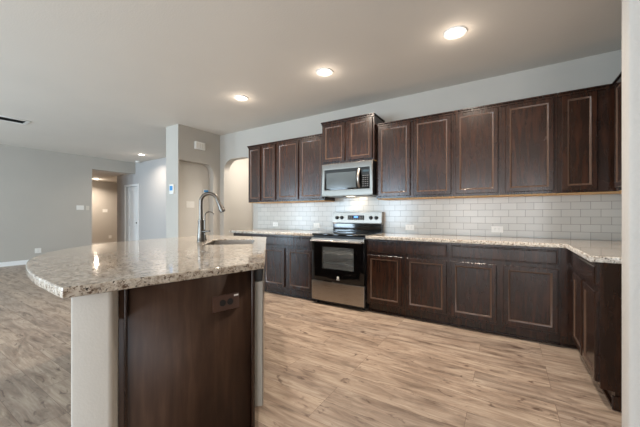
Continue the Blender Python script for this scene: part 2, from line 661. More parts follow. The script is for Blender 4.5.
def door_front(parent, name, x0, x1, z0, z1, y_back, fw=0.047, m=None, t=0.02, panel=True):
    """five-piece door front facing -y: bevelled frame, sloped sticking, recessed panel as a sub-part"""
    m = m or M['wood']
    bm = bmesh.new()
    yf = y_back - t
    rings = [(0.0, y_back), (0.0, yf + 0.004), (0.004, yf), (0.0045, yf), (fw - 0.0072, yf), (fw - 0.007, yf)]
    bead = [(fw - 0.007, yf), (fw - 0.004, yf + 0.0004), (fw, yf + 0.0018), (fw + 0.004, yf + 0.0045), (fw + 0.007, yf + 0.0075), (fw + 0.009, yf + 0.0095)]
    loops = []
    for o_, y in rings:
        loops.append([bm.verts.new(p) for p in ((x0 + o_, y, z0 + o_), (x1 - o_, y, z0 + o_), (x1 - o_, y, z1 - o_), (x0 + o_, y, z1 - o_))])
    for a, b in zip(loops, loops[1:]):
        for i in range(4):
            j = (i + 1) % 4
            bm.faces.new((a[i], a[j], b[j], b[i]))
    inner = [bm.verts.new((v.co.x, y_back, v.co.z)) for v in loops[-1]]
    for i in range(4):
        j = (i + 1) % 4
        bm.faces.new((loops[-1][i], loops[-1][j], inner[j], inner[i]))
        bm.faces.new((inner[i], inner[j], loops[0][j], loops[0][i]))
    bmesh.ops.recalc_face_normals(bm, faces=bm.faces)
    o = obj(name, bm, m, parent, 40)
    bm = bmesh.new()
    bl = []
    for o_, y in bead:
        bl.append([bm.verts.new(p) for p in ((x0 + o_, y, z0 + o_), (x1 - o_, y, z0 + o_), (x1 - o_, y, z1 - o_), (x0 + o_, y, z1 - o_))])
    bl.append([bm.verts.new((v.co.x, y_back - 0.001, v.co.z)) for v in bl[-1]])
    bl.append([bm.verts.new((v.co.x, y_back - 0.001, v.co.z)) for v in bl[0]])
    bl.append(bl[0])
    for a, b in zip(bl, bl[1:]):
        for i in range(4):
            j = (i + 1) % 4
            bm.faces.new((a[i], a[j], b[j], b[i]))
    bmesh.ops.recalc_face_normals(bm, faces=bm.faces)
    obj(name + '_bead', bm, M['wood_glint'], o, 40, label='lighter inner edge with painted glint')
    o_ = fw + 0.0092
    bm = bmesh.new()
    box(bm, x0 + o_, x1 - o_, yf + 0.009, y_back - 0.001, z0 + o_, z1 - o_)
    obj(name + '_panel', bm, m, o)
    return o


def drawer_front(parent, x0, x1, z0, z1, y_back, m=None, t=0.02):
    bm = bmesh.new()
    yf = y_back - t
    loops = []
    for o_, y in [(0.0, y_back), (0.0, yf + 0.006), (0.004, yf + 0.003), (0.010, yf + 0.003), (0.016, yf)]:
        loops.append([bm.verts.new(p) for p in ((x0 + o_, y, z0 + o_), (x1 - o_, y, z0 + o_), (x1 - o_, y, z1 - o_), (x0 + o_, y, z1 - o_))])
    for a, b in zip(loops, loops[1:]):
        for i in range(4):
            j = (i + 1) % 4
            bm.faces.new((a[i], a[j], b[j], b[i]))
    bm.faces.new(loops[-1])
    bm.faces.new(loops[0][::-1])
    bmesh.ops.recalc_face_normals(bm, faces=bm.faces)
    return obj('drawer_front', bm, m or M['wood'], parent)


def base_cabinet(label, x0, w, doors, drawers, group, loc=None, rotz=0.0, end_left=False, end_right=False):
    """local frame: x 0..w, wall at y=0, front at y=-0.63"""
    t = thing('base_cabinet', label, 'cabinet', loc or (x0, 0, 0), rotz, group)
    e = 0.0006
    bm = bmesh.new()
    box(bm, e, w - e, -0.592, -0.012, 0.105, 0.874)
    obj('carcass', bm, M['wood'], t)
    bm = bmesh.new()
    box(bm, e, w - e, -0.61, -0.5922, 0.105, 0.874)
    obj('face_frame', bm, M['wood'], t)
    bm = bmesh.new()
    box(bm, e, w - e, -0.545, -0.012, 0.0, 0.1048)
    box(bm, e, w - e, -0.558, -0.5452, 0.0, 0.018, 0.004)
    obj('toe_kick', bm, M['wood'], t)
    for a, b in doors:
        door_front(t, 'door', a, b, 0.13, 0.688, -0.6102)
    for a, b in drawers:
        drawer_front(t, a, b, 0.722, 0.853, -0.6102)
    return t


def wall_cabinet(label, x0, w, doors, z0, z1, dz0, dz1, depth, group, loc=None, rotz=0.0, crown_ends=(0, 0)):
    t = thing('wall_cabinet', label, 'cabinet', loc or (x0, 0, z0), rotz, group)
    h = z1 - z0
    e = 0.0006
    yb = -(depth - 0.02)
    bm = bmesh.new()
    box(bm, e, w - e, yb + 0.018, -0.010, 0.003, h)
    obj('carcass', bm, M['wood'], t)
    bm = bmesh.new()
    box(bm, e, w - e, yb, yb + 0.0178, 0.0, h)
    obj('face_frame', bm, M['wood'], t)
    bm = bmesh.new()
    box(bm, e + 0.004, w - e - 0.004, yb + 0.019, -0.011, -0.008, 0.0028)
    obj('underside', bm, M['birch'], t, label='pale raw wood underside')
    bm = bmesh.new()
    c0, c1 = crown_ends
    box(bm, e - c0, w - e + c1, -depth - 0.006, -0.010, h + 0.0002, h + 0.016, 0.004)
    box(bm, e - c0 * 0.4, w - e + c1 * 0.4, -depth + 0.006, yb - 0.0002, h - 0.022, h, 0.003)
    obj('top_moulding', bm, M['wood'], t)
    for a, b in doors:
        door_front(t, 'door', a - x0, b - x0, dz0 - z0, dz1 - z0, yb - 0.0002)
    return t


GB = 'espresso base cabinets under the granite'
W = 0.914
base_cabinet('dark base cabinet right of the range, with one wide drawer over two doors', 0.7635, W, [(0.015, 0.428), (0.477, 0.899)], [(0.015, 0.899)], GB)
base_cabinet('dark two-door base cabinet under the back counter, last before the inside corner', 1.678, W, [(0.026, 0.43), (0.485, 0.893)], [(0.026, 0.893)], GB)
base_cabinet('dark two-door base cabinet left of the range, half hidden by the island', -0.918, W, [(0.04, 0.43), (0.485, 0.90)], [(0.04, 0.90)], GB)
base_cabinet('narrow dark base cabinet at the far left end of the back counter', -1.555, 0.636, [(0.02, 0.30), (0.335, 0.616)], [(0.02, 0.616)], GB)
# corner filler and the right-hand run facing the room
t = thing('corner_cabinet', 'plain dark filler cabinet in the inside corner of the counter', 'cabinet', (2.593, 0, 0))
bm = bmesh.new()
box(bm, 0.0, 0.70, -0.609, -0.012, 0.105, 0.874)
obj('carcass', bm, M['wood'], t)
bm = bmesh.new()
box(bm, 0.0, 0.15, -0.545, -0.012, 0.0, 0.1045)
box(bm, 0.0, 0.13, -0.558, -0.5452, 0.0, 0.018, 0.004)
obj('toe_kick', bm, M['wood'], t)

RY0, RY1 = -0.612, -1.49
t = base_cabinet('dark base cabinet with drawer and two doors beside the right-hand wall', 0, RY0 - RY1 - 0.02,
                 [(0.125, 0.455), (0.50, 0.845)], [(0.125, 0.845)], GB, loc=(X_R - 0.02 + 0.0, RY0, 0), rotz=-PI / 2)
# end panel of that run (faces the camera)
bm = bmesh.new()
box(bm, RY0 - RY1 - 0.0195, RY0 - RY1, -0.61, -0.012, 0.105, 0.874)
box(bm, RY0 - RY1 - 0.0195, RY0 - RY1, -0.545, -0.012, 0.0, 0.105)
obj('end_panel', bm, M['wood'], t)
bm = bmesh.new()
box(bm, RY0 - RY1 + 0.0002, RY0 - RY1 + 0.014, -0.56, -0.012, 0.0, 0.085, 0.004)
obj('base_moulding', bm, M['wood'], t)

GW = 'espresso wall cabinets'
UZ0, UZ1, DZ0, DZ1 = 1.3725, 2.312, 1.398, 2.288
wall_cabinet('dark wall cabinet with two narrow doors, nearest the arched doorway', -1.524, 0.634, [(-1.502, -1.239), (-1.205, -0.917)], UZ0, UZ1, DZ0, DZ1, 0.33, GW, crown_ends=(0.012, 0))
wall_cabinet('dark two-door wall cabinet directly left of the microwave', -0.889, 0.879, [(-0.872, -0.468), (-0.433, -0.03)], UZ0, UZ1, DZ0, DZ1, 0.33, GW)
wall_cabinet('short dark two-door wall cabinet directly above the microwave', -0.008, 0.778, [(0.016, 0.355), (0.408, 0.748)], 1.866, 2.44, 1.892, 2.412, 0.40, GW, crown_ends=(0.012, 0.012))
wall_cabinet('dark two-door wall cabinet directly right of the microwave', 0.772, 0.914, [(0.80, 1.205), (1.246, 1.662)], UZ0, UZ1, DZ0, DZ1, 0.33, GW)
wall_cabinet('dark wall cabinet with two wide doors, second to the right of the microwave', 1.687, 0.914, [(1.709, 2.115), (2.177, 2.575)], UZ0, UZ1, DZ0, DZ1, 0.33, GW)
wall_cabinet('narrow single-door dark wall cabinet in the right-hand corner', 2.602, 0.688, [(2.635, 2.885)], UZ0, UZ1, DZ0, DZ1, 0.33, GW)
wall_cabinet('dark wall cabinet on the right-hand wall, cut off by the wall end', 0, 1.13, [(0.035, 0.52), (0.57, 1.11)], UZ0, UZ1, DZ0, DZ1, 0.31, GW,
             loc=(X_R - 0.01, -0.352, UZ0), rotz=-PI / 2)

# ------------------------------------------------------------------ countertops
CT0, CT1 = 0.8762, 0.9142
bm = slab_mesh('counter', [(-1.60, -0.648), (-0.004, -0.648), (-0.004, -0.0105), (-1.60, -0.0105)], [], CT0, CT1, 0.005)
o = centre(obj('granite_countertop', bm, M['granite']))
tag(o, 'short granite countertop on the back wall, left of the range', 'countertop')
cy = RY1 - 0.028
bm = slab_mesh('counter', [(0.766, -0.648), (2.622, -0.648), (2.618, cy), (X_R - 0.012, cy), (X_R - 0.012, -0.0105), (0.766, -0.0105)], [], CT0, CT1, 0.005)
o = centre(obj('granite_countertop', bm, M['granite']))
tag(o, 'L-shaped granite countertop right of the range, turning along the right wall', 'countertop')

# ------------------------------------------------------------------ range
t = thing('electric_range', 'stainless and black electric range between the base cabinets', 'stove', (0.381, 0, 0))
HW = 0.377
bm = bmesh.new()
box(bm, -HW, HW, -0.62, -0.60, 0.05, 0.895)
box(bm, -HW, -HW + 0.02, -0.60, -0.03, 0.05, 0.895)
box(bm, HW - 0.02, HW, -0.60, -0.03, 0.05, 0.895)
box(bm, -HW + 0.02, HW - 0.02, -0.60, -0.03, 0.05, 0.07)
bmx = bm
# hollow oven: cut the front with an opening by building it from strips instead
bmx.free()
bm = bmesh.new()
box(bm, -HW, -HW + 0.10, -0.62, -0.03, 0.03, 0.895)
box(bm, HW - 0.10, HW, -0.62, -0.03, 0.03, 0.895)
box(bm, -HW + 0.10, HW - 0.10, -0.62, -0.03, 0.03, 0.40)
box(bm, -HW + 0.10, HW - 0.10, -0.62, -0.03, 0.82, 0.895)
box(bm, -HW + 0.10, HW - 0.10, -0.10, -0.03, 0.40, 0.82)
obj('body', bm, M['black'], t)
bm = bmesh.new()
x = HW - 0.1005
box(bm, -x, -x + 0.004, -0.60, -0.1005, 0.4005, 0.8195)
box(bm, x - 0.004, x, -0.60, -0.1005, 0.4005, 0.8195)
box(bm, -x + 0.004, x - 0.004, -0.105, -0.1005, 0.4005, 0.8195)
box(bm, -x + 0.004, x - 0.004, -0.60, -0.105, 0.4005, 0.405)
obj('oven_liner', bm, M['oven_inside'], t)
for z in (0.53, 0.66):
    bm = bmesh.new()
    for yy in [-0.59 + 0.48 * i / 14 for i in range(15)]:
        tube(bm, [(-x + 0.005, yy, z), (x - 0.005, yy, z)], 0.003, 6)
    tube(bm, [(-x + 0.005, -0.592, z + 0.006), (x - 0.005, -0.592, z + 0.006)], 0.005, 6)
    obj('oven_rack', bm, M['chrome'], t, 40)
# oven door: black glass frame round a window
bm = slab_mesh('door', [(-HW + 0.002, 0.315), (HW - 0.002, 0.315), (HW - 0.002, 0.868), (-HW + 0.002, 0.868)],
               [[(-0.215, 0.475), (0.235, 0.475), (0.235, 0.752), (-0.215, 0.752)]], 0, 0.045, 0.004)
bmesh.ops.transform(bm, matrix=Matrix.Translation((0, -0.6665, 0)) @ STAND_Y, verts=bm.verts)
bmesh.ops.recalc_face_normals(bm, faces=bm.faces)
dr = obj('oven_door', bm, M['black_gloss'], t, 40)
bm = bmesh.new()
box(bm, -0.214, 0.234, -0.657, -0.650, 0.476, 0.751)
obj('window_pane', bm, M['oven_glass'], dr)
bm = bmesh.new()
tube(bm, [(-HW + 0.015, -0.712, 0.832), (HW - 0.015, -0.712, 0.832)], 0.013, 14)
for sx in (-1, 1):
    box(bm, sx * (HW - 0.045) - 0.012, sx * (HW - 0.045) + 0.012, -0.712, -0.6660, 0.820, 0.844, 0.003)
bmesh.ops.scale(bm, vec=(1, 1, 1.0), verts=bm.verts)
obj('door_handle', bm, M['steel'], dr, 40, label='stainless bar handle')
bm = bmesh.new()
box(bm, -HW + 0.002, HW - 0.002, -0.672, -0.6668, 0.822, 0.866, 0.002)
obj('door_top_trim', bm, M['steel'], dr)
bm = bmesh.new()
lathe(bm, [(0.0, 0.0012), (0.016, 0.001), (0.017, 0.0)], 20, Matrix.Translation((0.02, -0.6666, 0.375)) @ Matrix.Rotation(PI / 2, 4, 'X'))
box(bm, -0.002, 0.042, -0.6676, -0.6667, 0.345, 0.353)
obj('badge', bm, M['white'], dr, label='small pale maker badge')
bm = bmesh.new()
box(bm, -HW + 0.002, HW - 0.002, -0.6665, -0.6205, 0.058, 0.306, 0.005)
obj('storage_drawer', bm, M['steel'], t, label='stainless storage drawer front')
for sx in (-1, 1):
    for yy in (-0.57, -0.08):
        bm = bmesh.new()
        lathe(bm, [(0.0, 0.0), (0.02, 0.0), (0.02, 0.012), (0.012, 0.014), (0.012, 0.03), (0, 0.03)], 12, Matrix.Translation((sx * 0.33, yy, 0)))
        obj('foot', bm, M['rubber'], t)
bm = bmesh.new()
box(bm, -HW - 0.001, HW + 0.001, -0.655, -0.10, 0.8955, 0.921, 0.005)
ck = obj('cooktop', bm, M['black_gloss'], t, 40)
burner = mat('burner_print', S(40, 40, 41), 0.15)
for bx, by, br in ((-0.18, -0.50, 0.105), (0.18, -0.50, 0.085), (-0.18, -0.24, 0.08), (0.18, -0.24, 0.105)):
    bm = bmesh.new()
    for rr in (br, br * 0.62):
        lathe(bm, [(rr - 0.003, 0.0), (rr, 0.0006), (rr + 0.003, 0.0)], 40, Matrix.Translation((bx, by, 0.9212)))
    obj('burner_ring', bm, burner, ck)
# backguard
bm = bmesh.new()
box(bm, -HW, HW, -0.085, -0.012, 0.9215, 1.035)
bg0 = obj('backguard_base', bm, M['black_gloss'], t)
bm = bmesh.new()
pr = [(-0.095, 1.035), (-0.105, 1.05), (-0.085, 1.195), (-0.07, 1.205), (-0.012, 1.205), (-0.012, 1.035)]
va = [bm.verts.new((-HW - 0.004, y, z)) for y, z in pr]
vb = [bm.verts.new((HW + 0.004, y, z)) for y, z in pr]
bm.faces.new(va)
bm.faces.new(vb[::-1])
for i in range(len(pr)):
    j = (i + 1) % len(pr)
    bm.faces.new((va[i], vb[i], vb[j], va[j]))
bmesh.ops.recalc_face_normals(bm, faces=bm.faces)
bmesh.ops.bevel(bm, geom=list(bm.edges), offset=0.003, segments=2, affect='EDGES')
bg = obj('control_panel', bm, M['steel'], t, label='stainless control panel')
tilt = math.atan2(0.02, 0.145)
PM = Matrix.Translation((0, -0.0955, 1.1225)) @ Matrix.Rotation(PI / 2 - tilt, 4, 'X')     # local z out of the panel, local y up
for kx in (-0.305, -0.225, 0.225, 0.305):
    bm = bmesh.new()
    lathe(bm, [(0.0, 0.03), (0.017, 0.03), (0.021, 0.026), (0.023, 0.006), (0.026, 0.002), (0.026, 0.0)], 24, PM @ Matrix.Translation((kx, 0.0, 0)))
    box(bm, -0.004, 0.004, -0.02, 0.02, 0.028, 0.036, 0.001, mtx=PM @ Matrix.Translation((kx, 0.0, 0)))
    obj('knob', bm, M['black'], bg, 40)
bm = bmesh.new()
box(bm, -0.13, 0.125, -0.032, 0.034, 0.0, 0.004, 0.001, mtx=PM)
dp = obj('display_panel', bm, M['black_gloss'], bg)
bm = bmesh.new()
box(bm, -0.03, 0.03, 0.0, 0.022, 0.0042, 0.0050, mtx=PM)
obj('clock_display', bm, M['blue_led'], dp, label='lit blue clock display')
for i in range(7):
    for j in range(2):
        xx = -0.115 + i * 0.034
        if abs(xx) < 0.05 and j == 1:
            continue
        bm = bmesh.new()
        box(bm, xx, xx + 0.016, -0.022 + j * 0.028, -0.016 + j * 0.028, 0.0042, 0.0048, mtx=PM)
        obj('touch_key', bm, M['almond'], dp)

# ------------------------------------------------------------------ microwave
t = thing('microwave', 'stainless over-the-range microwave under the short cabinet', 'microwave', (0.381, 0, 1.418))
MW, MH = 0.379, 0.443
bm = bmesh.new()
box(bm, -MW, MW, -0.375, -0.012, 0.0, MH)
obj('body', bm, M['black'], t)
bm = slab_mesh('front', [(-MW, 0.0), (MW, 0.0), (MW, MH), (-MW, MH)], [[(-0.333, 0.085), (0.337, 0.085), (0.337, 0.362), (-0.333, 0.362)]], 0, 0.034, 0.004)
bmesh.ops.transform(bm, matrix=Matrix.Translation((0, -0.4095, 0)) @ STAND_Y, verts=bm.verts)
bmesh.ops.recalc_face_normals(bm, faces=bm.faces)
fr = obj('front_panel', bm, M['steel_dim'], t, 40, label='stainless front frame')
bm = bmesh.new()
box(bm, -0.332, 0.336, -0.405, -0.376, 0.086, 0.361, 0.002)
gl = obj('door_glass', bm, M['black_gloss'], t)
bm = bmesh.new()
box(bm, -0.305, 0.145, -0.4065, -0.4052, 0.105, 0.318, 0.0005)
obj('window_pane', bm, M['mw_glass'], gl, label='grey mesh window')
bm = bmesh.new()
arc = [(0.192, -0.412 - 0.035 * math.sin(PI * i / 12), 0.105 + 0.24 * i / 12) for i in range(13)]
tube(bm, arc, [0.012] + [0.014] * 11 + [0.012], 12)
bmesh.ops.scale(bm, vec=(1.3, 1, 1), space=Matrix.Translation((-0.192, 0, 0)), verts=bm.verts)
obj('door_handle', bm, M['steel'], t, 50, label='curved stainless handle')
key_m = mat('key_print', S(125, 125, 125), 0.5)
for i in range(3):
    for j in range(6):
        bm = bmesh.new()
        box(bm, 0.238 + i * 0.031, 0.238 + i * 0.031 + 0.017, -0.4065, -0.4052, 0.115 + j * 0.027, 0.115 + j * 0.027 + 0.007)
        obj('key', bm, key_m, gl)
bm = bmesh.new()
box(bm, 0.24, 0.325, -0.4065, -0.4052, 0.300, 0.325)
obj('display', bm, mat('dim_display', S(45, 60, 66), 0.2), gl)
bm = bmesh.new()
for k in range(3):
    box(bm, -0.36, 0.36, -0.412, -0.4097, 0.398 + k * 0.012, 0.402 + k * 0.012)
obj('vent_grille', bm, mat('vent_steel', S(120, 118, 114), 0.4, 1.0), fr)
for sx in (-0.19, 0.19):
    bm = bmesh.new()
    box(bm, sx - 0.11, sx + 0.11, -0.33, -0.10, -0.006, -0.0005, 0.001)
    obj('grease_filter', bm, M['nickel'], t)
bm = bmesh.new()
box(bm, -0.05, 0.05, -0.30, -0.22, -0.005, -0.0005, 0.001)
obj('cooktop_lamp', bm, emit('hood_lamp', (1.0, 0.86, 0.66, 1), 3), t)
area_light('cooktop_lamp_light', (0.40, -0.15, 1.408), (0.35, 0, 0), 0.10, 0.06, 0.9, (1.0, 0.83, 0.62))

# ------------------------------------------------------------------ island (turned 45 degrees to the room)
NR = Vector((1.09, -2.742, 0))
TV = Vector((-0.6697, 0.7427, 0))
NV = Vector((-0.7427, -0.6697, 0))
IM = Matrix(((TV.x, NV.x, 0, 0), (TV.y, NV.y, 0, 0), (0, 0, 1, 0), (0, 0, 0, 1)))   # (s, n, z) -> world offsets
IROT = math.atan2(TV.y, TV.x)
# s along the sink side, n towards the bar; (TV, NV) is right-handed turned by IROT:


def I2(s, n):
    p = NR + TV * s + NV * n
    return (p.x, p.y)


def catmull(P, k=6):
    out_ = []
    for i in range(len(P) - 1):
        p0, p1, p2, p3 = P[max(i - 1, 0)], P[i], P[i + 1], P[min(i + 2, len(P) - 1)]
        for q in range(k):
            u = q / k
            out_.append(tuple(0.5 * (2 * p1[c] + (p2[c] - p0[c]) * u + (2 * p0[c] - 5 * p1[c] + 4 * p2[c] - p3[c]) * u * u + (3 * p1[c] - p0[c] - 3 * p2[c] + p3[c]) * u ** 3) for c in (0, 1)))
    out_.append(P[-1])
    return out_


SE = 1.778
half = [(-0.462, 0.668), (-0.455, 0.684), (-0.34, 0.80), (-0.17, 0.962), (0.075, 1.157), (0.32, 1.31), (0.58, 1.41), (SE / 2, 1.45)]
arc = half + [(SE - s, n) for s, n in half[-2::-1]]
outline = [(SE, 0.0), (0.0, 0.0)] + catmull(arc, 5)


def rrect(s0, s1, n0, n1, r=0.05, k=5):
    pts = []
    for cx_, cy_, a0 in ((s1 - r, n1 - r, 0), (s0 + r, n1 - r, 1), (s0 + r, n0 + r, 2), (s1 - r, n0 + r, 3)):
        for i in range(k + 1):
            a = (a0 + i / k) * PI / 2
            pts.append((cx_ + r * math.cos(a), cy_ + r * math.sin(a)))
    return pts


SK = (0.98, 1.54, 0.115, 0.525)
bm = slab_mesh('island_counter', outline, [rrect(*SK)], CT0, CT1 + 0.0002, 0.006)
o = obj('island_countertop', bm, M['granite'])
o.location = NR
o.rotation_euler = (0, 0, IROT)
tag(o, 'speckled granite island countertop with a curved bar edge and sink cutout', 'countertop')

# drywall knee wall behind the island cabinets
bm = bmesh.new()
K0, K1 = 0.568, 0.71
box(bm, -0.365, SE + 0.365, K0, K1, 0, CT0 - 0.001)
bmesh.ops.bevel(bm, geom=[e for e in bm.edges if abs(e.verts[0].co.z - e.verts[1].co.z) > 0.5], offset=0.014, segments=4, profile=0.5, affect='EDGES')
o = struct('wall_island', bm, M['wall'], smooth=60)
o.location = NR
o.rotation_euler = (0, 0, IROT)

# island cabinets
t = thing('island_cabinet', 'dark brown island cabinet with a plain end panel facing the camera', 'cabinet', NR, IROT)
bm = bmesh.new()
box(bm, 0.668, 0.90, 0.055, K0 - 0.003, 0.105, CT0 - 0.003)
box(bm, 1.60, SE - 0.04, 0.055, K0 - 0.003, 0.105, CT0 - 0.003)
box(bm, 0.90, 1.60, 0.055, K0 - 0.003, 0.105, 0.60)
box(bm, 0.90, 1.60, 0.055, 0.085, 0.60, CT0 - 0.003)
obj('carcass', bm, M['wood'], t)
bm = bmesh.new()
box(bm, 0.668, SE - 0.04, 0.11, K0 - 0.003, 0, 0.1045)
obj('toe_kick', bm, M['wood'], t)
for a, b in ((0.72, 1.18), (1.225, 1.69)):
    door_front(t, 'door', a, b, 0.13, 0.688, 0.0548)
drawer_front(t, 0.72, 1.69, 0.722, 0.853, 0.0548)
# angled end panel facing the camera
e0 = Vector((0.022, 0.056, 0))
e1 = Vector((-0.315, 0.565, 0))
dv = (e1 - e0).normalized()
nvv = Vector((-dv.y, dv.x, 0))
if nvv.x < 0:
    nvv = -nvv
th = 0.02
bm = slab_mesh('panel', [(e0.x, e0.y), (e1.x, e1.y), (e1.x + nvv.x * th * 1.6, e1.y), (e0.x + nvv.x * th, e0.y + nvv.y * th)], [], 0.0, CT0 - 0.002)
obj('end_panel', bm, M['wood_panel'], t)
# vertical edge mouldings at both sides of that panel
for p, wd in ((e0 + dv * 0.010, 0.018), (e1 - dv * 0.022, 0.012)):
    bm = bmesh.new()
    a = p - dv * wd / 2
    b = p + dv * wd / 2
    q = [(a.x, a.y), (b.x, b.y), (b.x - nvv.x * 0.009, b.y - nvv.y * 0.009), (a.x - nvv.x * 0.009, a.y - nvv.y * 0.009)]
    bm = slab_mesh('edge', q, [], 0.0, CT0 - 0.003, 0.002)
    obj('edge_moulding', bm, M['wood'], t)
# far end panel
e0b = Vector((SE - 0.022, 0.056, 0))
e1b = Vector((SE + 0.315, 0.565, 0))
dvb = (e1b - e0b).normalized()
nb = Vector((dvb.y, -dvb.x, 0))
if nb.x > 0:
    nb = -nb
bm = slab_mesh('panel', [(e0b.x, e0b.y), (e1b.x, e1b.y), (e1b.x + nb.x * th * 1.6, e1b.y), (e0b.x + nb.x * th, e0b.y + nb.y * th)], [], 0.0, CT0 - 0.002)
obj('end_panel', bm, M['wood_panel'], t)

# dishwasher at the near end of the sink side
t = thing('dishwasher', 'stainless dishwasher with black control strip at the near end of the island', 'dishwasher', (*I2(0.36, 0), 0), IROT)
D0, D1 = -0.302, 0.302
bm = bmesh.new()
box(bm, D0 + 0.004, D1 - 0.004, 0.062, 0.505, 0.10, 0.868)
# keep the tub clear of the slanted end panel
obj('tub', bm, M['black'], t)
bm = bmesh.new()
box(bm, D0, D1, 0.012, 0.060, 0.105, 0.795, 0.004)
dd = obj('door', bm, M['door_side'], t)
bm = bmesh.new()
box(bm, D0 + 0.001, D1 - 0.001, 0.008, 0.0119, 0.106, 0.794, 0.001)
obj('door_skin', bm, M['steel'], dd, label='stainless front skin')
bm = bmesh.new()
box(bm, D0, D1, 0.012, 0.060, 0.797, 0.868, 0.004)
obj('control_strip', bm, M['black'], t)
bm = bmesh.new()
box(bm, D0 + 0.01, D1 - 0.01, 0.085, 0.50, 0.0, 0.0998)
obj('kick_plate', bm, M['black'], t)

# dark outlet on the island end panel
pl = NR + IM.to_3x3() @ (e0 + dv * 0.161)
pl.z = 0.727
pn = IM.to_3x3() @ (-nvv)
ang = math.atan2(pn.y, pn.x) + PI / 2        # local -y looks out of the panel


def wall_plate(name, label, cat, loc, rotz, w, h, m_plate, kind, group=None, m_in=None):
    """local -y looks out of the wall"""
    t_ = thing(name, label, cat, loc, rotz, group)
    bm_ = bmesh.new()
    box(bm_, -w / 2, w / 2, -0.007, 0.0, -h / 2, h / 2, 0.002)
    obj('cover_plate', bm_, m_plate, t_)
    m_in = m_in or m_plate
    if kind == 'outlet_h':
        for sx in (-1, 1):
            b_ = bmesh.new()
            lathe(b_, [(0.0, 0.003), (0.0155, 0.003), (0.0165, 0.0)], 20, Matrix.Translation((sx * 0.020, -0.0072, 0)) @ Matrix.Rotation(PI / 2, 4, 'X'))
            r_ = obj('receptacle', b_, m_in, t_)
            b_ = bmesh.new()
            box(b_, sx * 0.020 - 0.006, sx * 0.020 + 0.003, -0.0112, -0.0103, 0.005, 0.0075)
            box(b_, sx * 0.020 - 0.006, sx * 0.020 + 0.003, -0.0112, -0.0103, -0.0075, -0.005)
            obj('slot', b_, M['slot'], r_)
    elif kind == 'outlet_v':
        for sz in (-1, 1):
            b_ = bmesh.new()
            lathe(b_, [(0.0, 0.003), (0.0155, 0.003), (0.0165, 0.0)], 20, Matrix.Translation((0, -0.0072, sz * 0.020)) @ Matrix.Rotation(PI / 2, 4, 'X'))
            r_ = obj('receptacle', b_, m_in, t_)
            b_ = bmesh.new()
            box(b_, -0.0075, -0.005, -0.0112, -0.0103, sz * 0.020 - 0.003, sz * 0.020 + 0.006)
            box(b_, 0.005, 0.0075, -0.0112, -0.0103, sz * 0.020 - 0.003, sz * 0.020 + 0.006)
            obj('slot', b_, M['slot'], r_)
    else:
        for i in range(kind):
            cx_ = (i - (kind - 1) / 2) * 0.046
            b_ = bmesh.new()
            box(b_, cx_ - 0.016, cx_ + 0.016, -0.0095, -0.0072, -0.033, 0.033, 0.001)
            obj('rocker', b_, m_in, t_)
    return t_


t = wall_plate('outlet', 'dark brown outlet on the end panel of the island', 'outlet', (pl.x + pn.x * 0.0005, pl.y + pn.y * 0.0005, pl.z), ang, 0.14, 0.078, M['brown_plastic'], 'outlet_h', m_in=M['slot'])
bm = bmesh.new()
box(bm, 0.040, 0.064, -0.0085, -0.0072, 0.024, 0.032)
obj('label_sticker', bm, M['white'], t, label='small white sticker')

# sink
t = thing('sink', 'stainless undermount sink set into the island countertop', 'sink', NR, IROT)
s0, s1, n0, n1 = SK
bm = bmesh.new()
prof = [(-0.0018, 0.904), (-0.004, 0.9035), (-0.004, 0.70), (-0.012, 0.674), (-0.04, 0.664)]
loops = []
for off, z in prof:
    lp = rrect(s0 - off, s1 + off, n0 - off, n1 + off, 0.05 + max(off, -0.02))
    loops.append([bm.verts.new((p[0], p[1], z)) for p in lp])
for a, b in zip(loops, loops[1:]):
    for i in range(len(a)):
        j = (i + 1) % len(a)
        bm.faces.new((a[i], a[j], b[j], b[i]))
bm.faces.new(loops[-1])
bmesh.ops.recalc_face_normals(bm, faces=bm.faces)
bmesh.ops.solidify(bm, geom=list(bm.faces), thickness=0.0012)
obj('basin', bm, M['steel'], t, 40)
bm = bmesh.new()
lathe(bm, [(0.0, 0.003), (0.03, 0.003), (0.042, 0.006), (0.045, 0.002), (0.045, 0.0)], 24, Matrix.Translation(((s0 + s1) / 2, (n0 + n1) / 2 + 0.05, 0.6645)))
obj('drain', bm, M['chrome'], t, 40)

# faucets: built in (s, n) directions so the spouts reach over the sink
fx, fy = I2(1.30, 0.60)
t = thing('kitchen_faucet', 'tall brushed nickel gooseneck faucet behind the island sink', 'faucet', (fx, fy, CT1 + 0.0003), IROT)
bm = bmesh.new()
lathe(bm, [(0.0, 0.0), (0.036, 0.0), (0.036, 0.006), (0.033, 0.012), (0.031, 0.05), (0.027, 0.11), (0.025, 0.18), (0.026, 0.185), (0.026, 0.20), (0.018, 0.205), (0.0, 0.205)], 28)
obj('faucet_body', bm, M['nickel'], t, 40)
R = 0.074
z_a = 0.375
pts = [(0, 0, 0.205), (0, 0, 0.26), (0, 0, 0.32)]
for i in range(0, 15):
    a = PI * i / 14 * 0.90
    pts.append((0, -R + R * math.cos(a), z_a + R * math.sin(a)))
bm = bmesh.new()
tube(bm, pts, 0.0165, 14)
obj('spout', bm, M['nickel'], t, 60)
p1 = Vector(pts[-1])
dd_ = (Vector(pts[-1]) - Vector(pts[-2])).normalized()
bm = bmesh.new()
tube(bm, [p1 + dd_ * 0.001, p1 + dd_ * 0.012, p1 + dd_ * 0.05, p1 + dd_ * 0.10, p1 + dd_ * 0.125], [0.0172, 0.0175, 0.019, 0.027, 0.0285], 18)
sh = obj('spray_head', bm, M['nickel'], t, 40)
bm = bmesh.new()
tube(bm, [p1 + dd_ * 0.1252, p1 + dd_ * 0.132], [0.025, 0.022], 18)
obj('nozzle', bm, M['rubber'], sh, 40)
bm = bmesh.new()
hd = Vector((-0.55, -0.83, 0)).normalized()
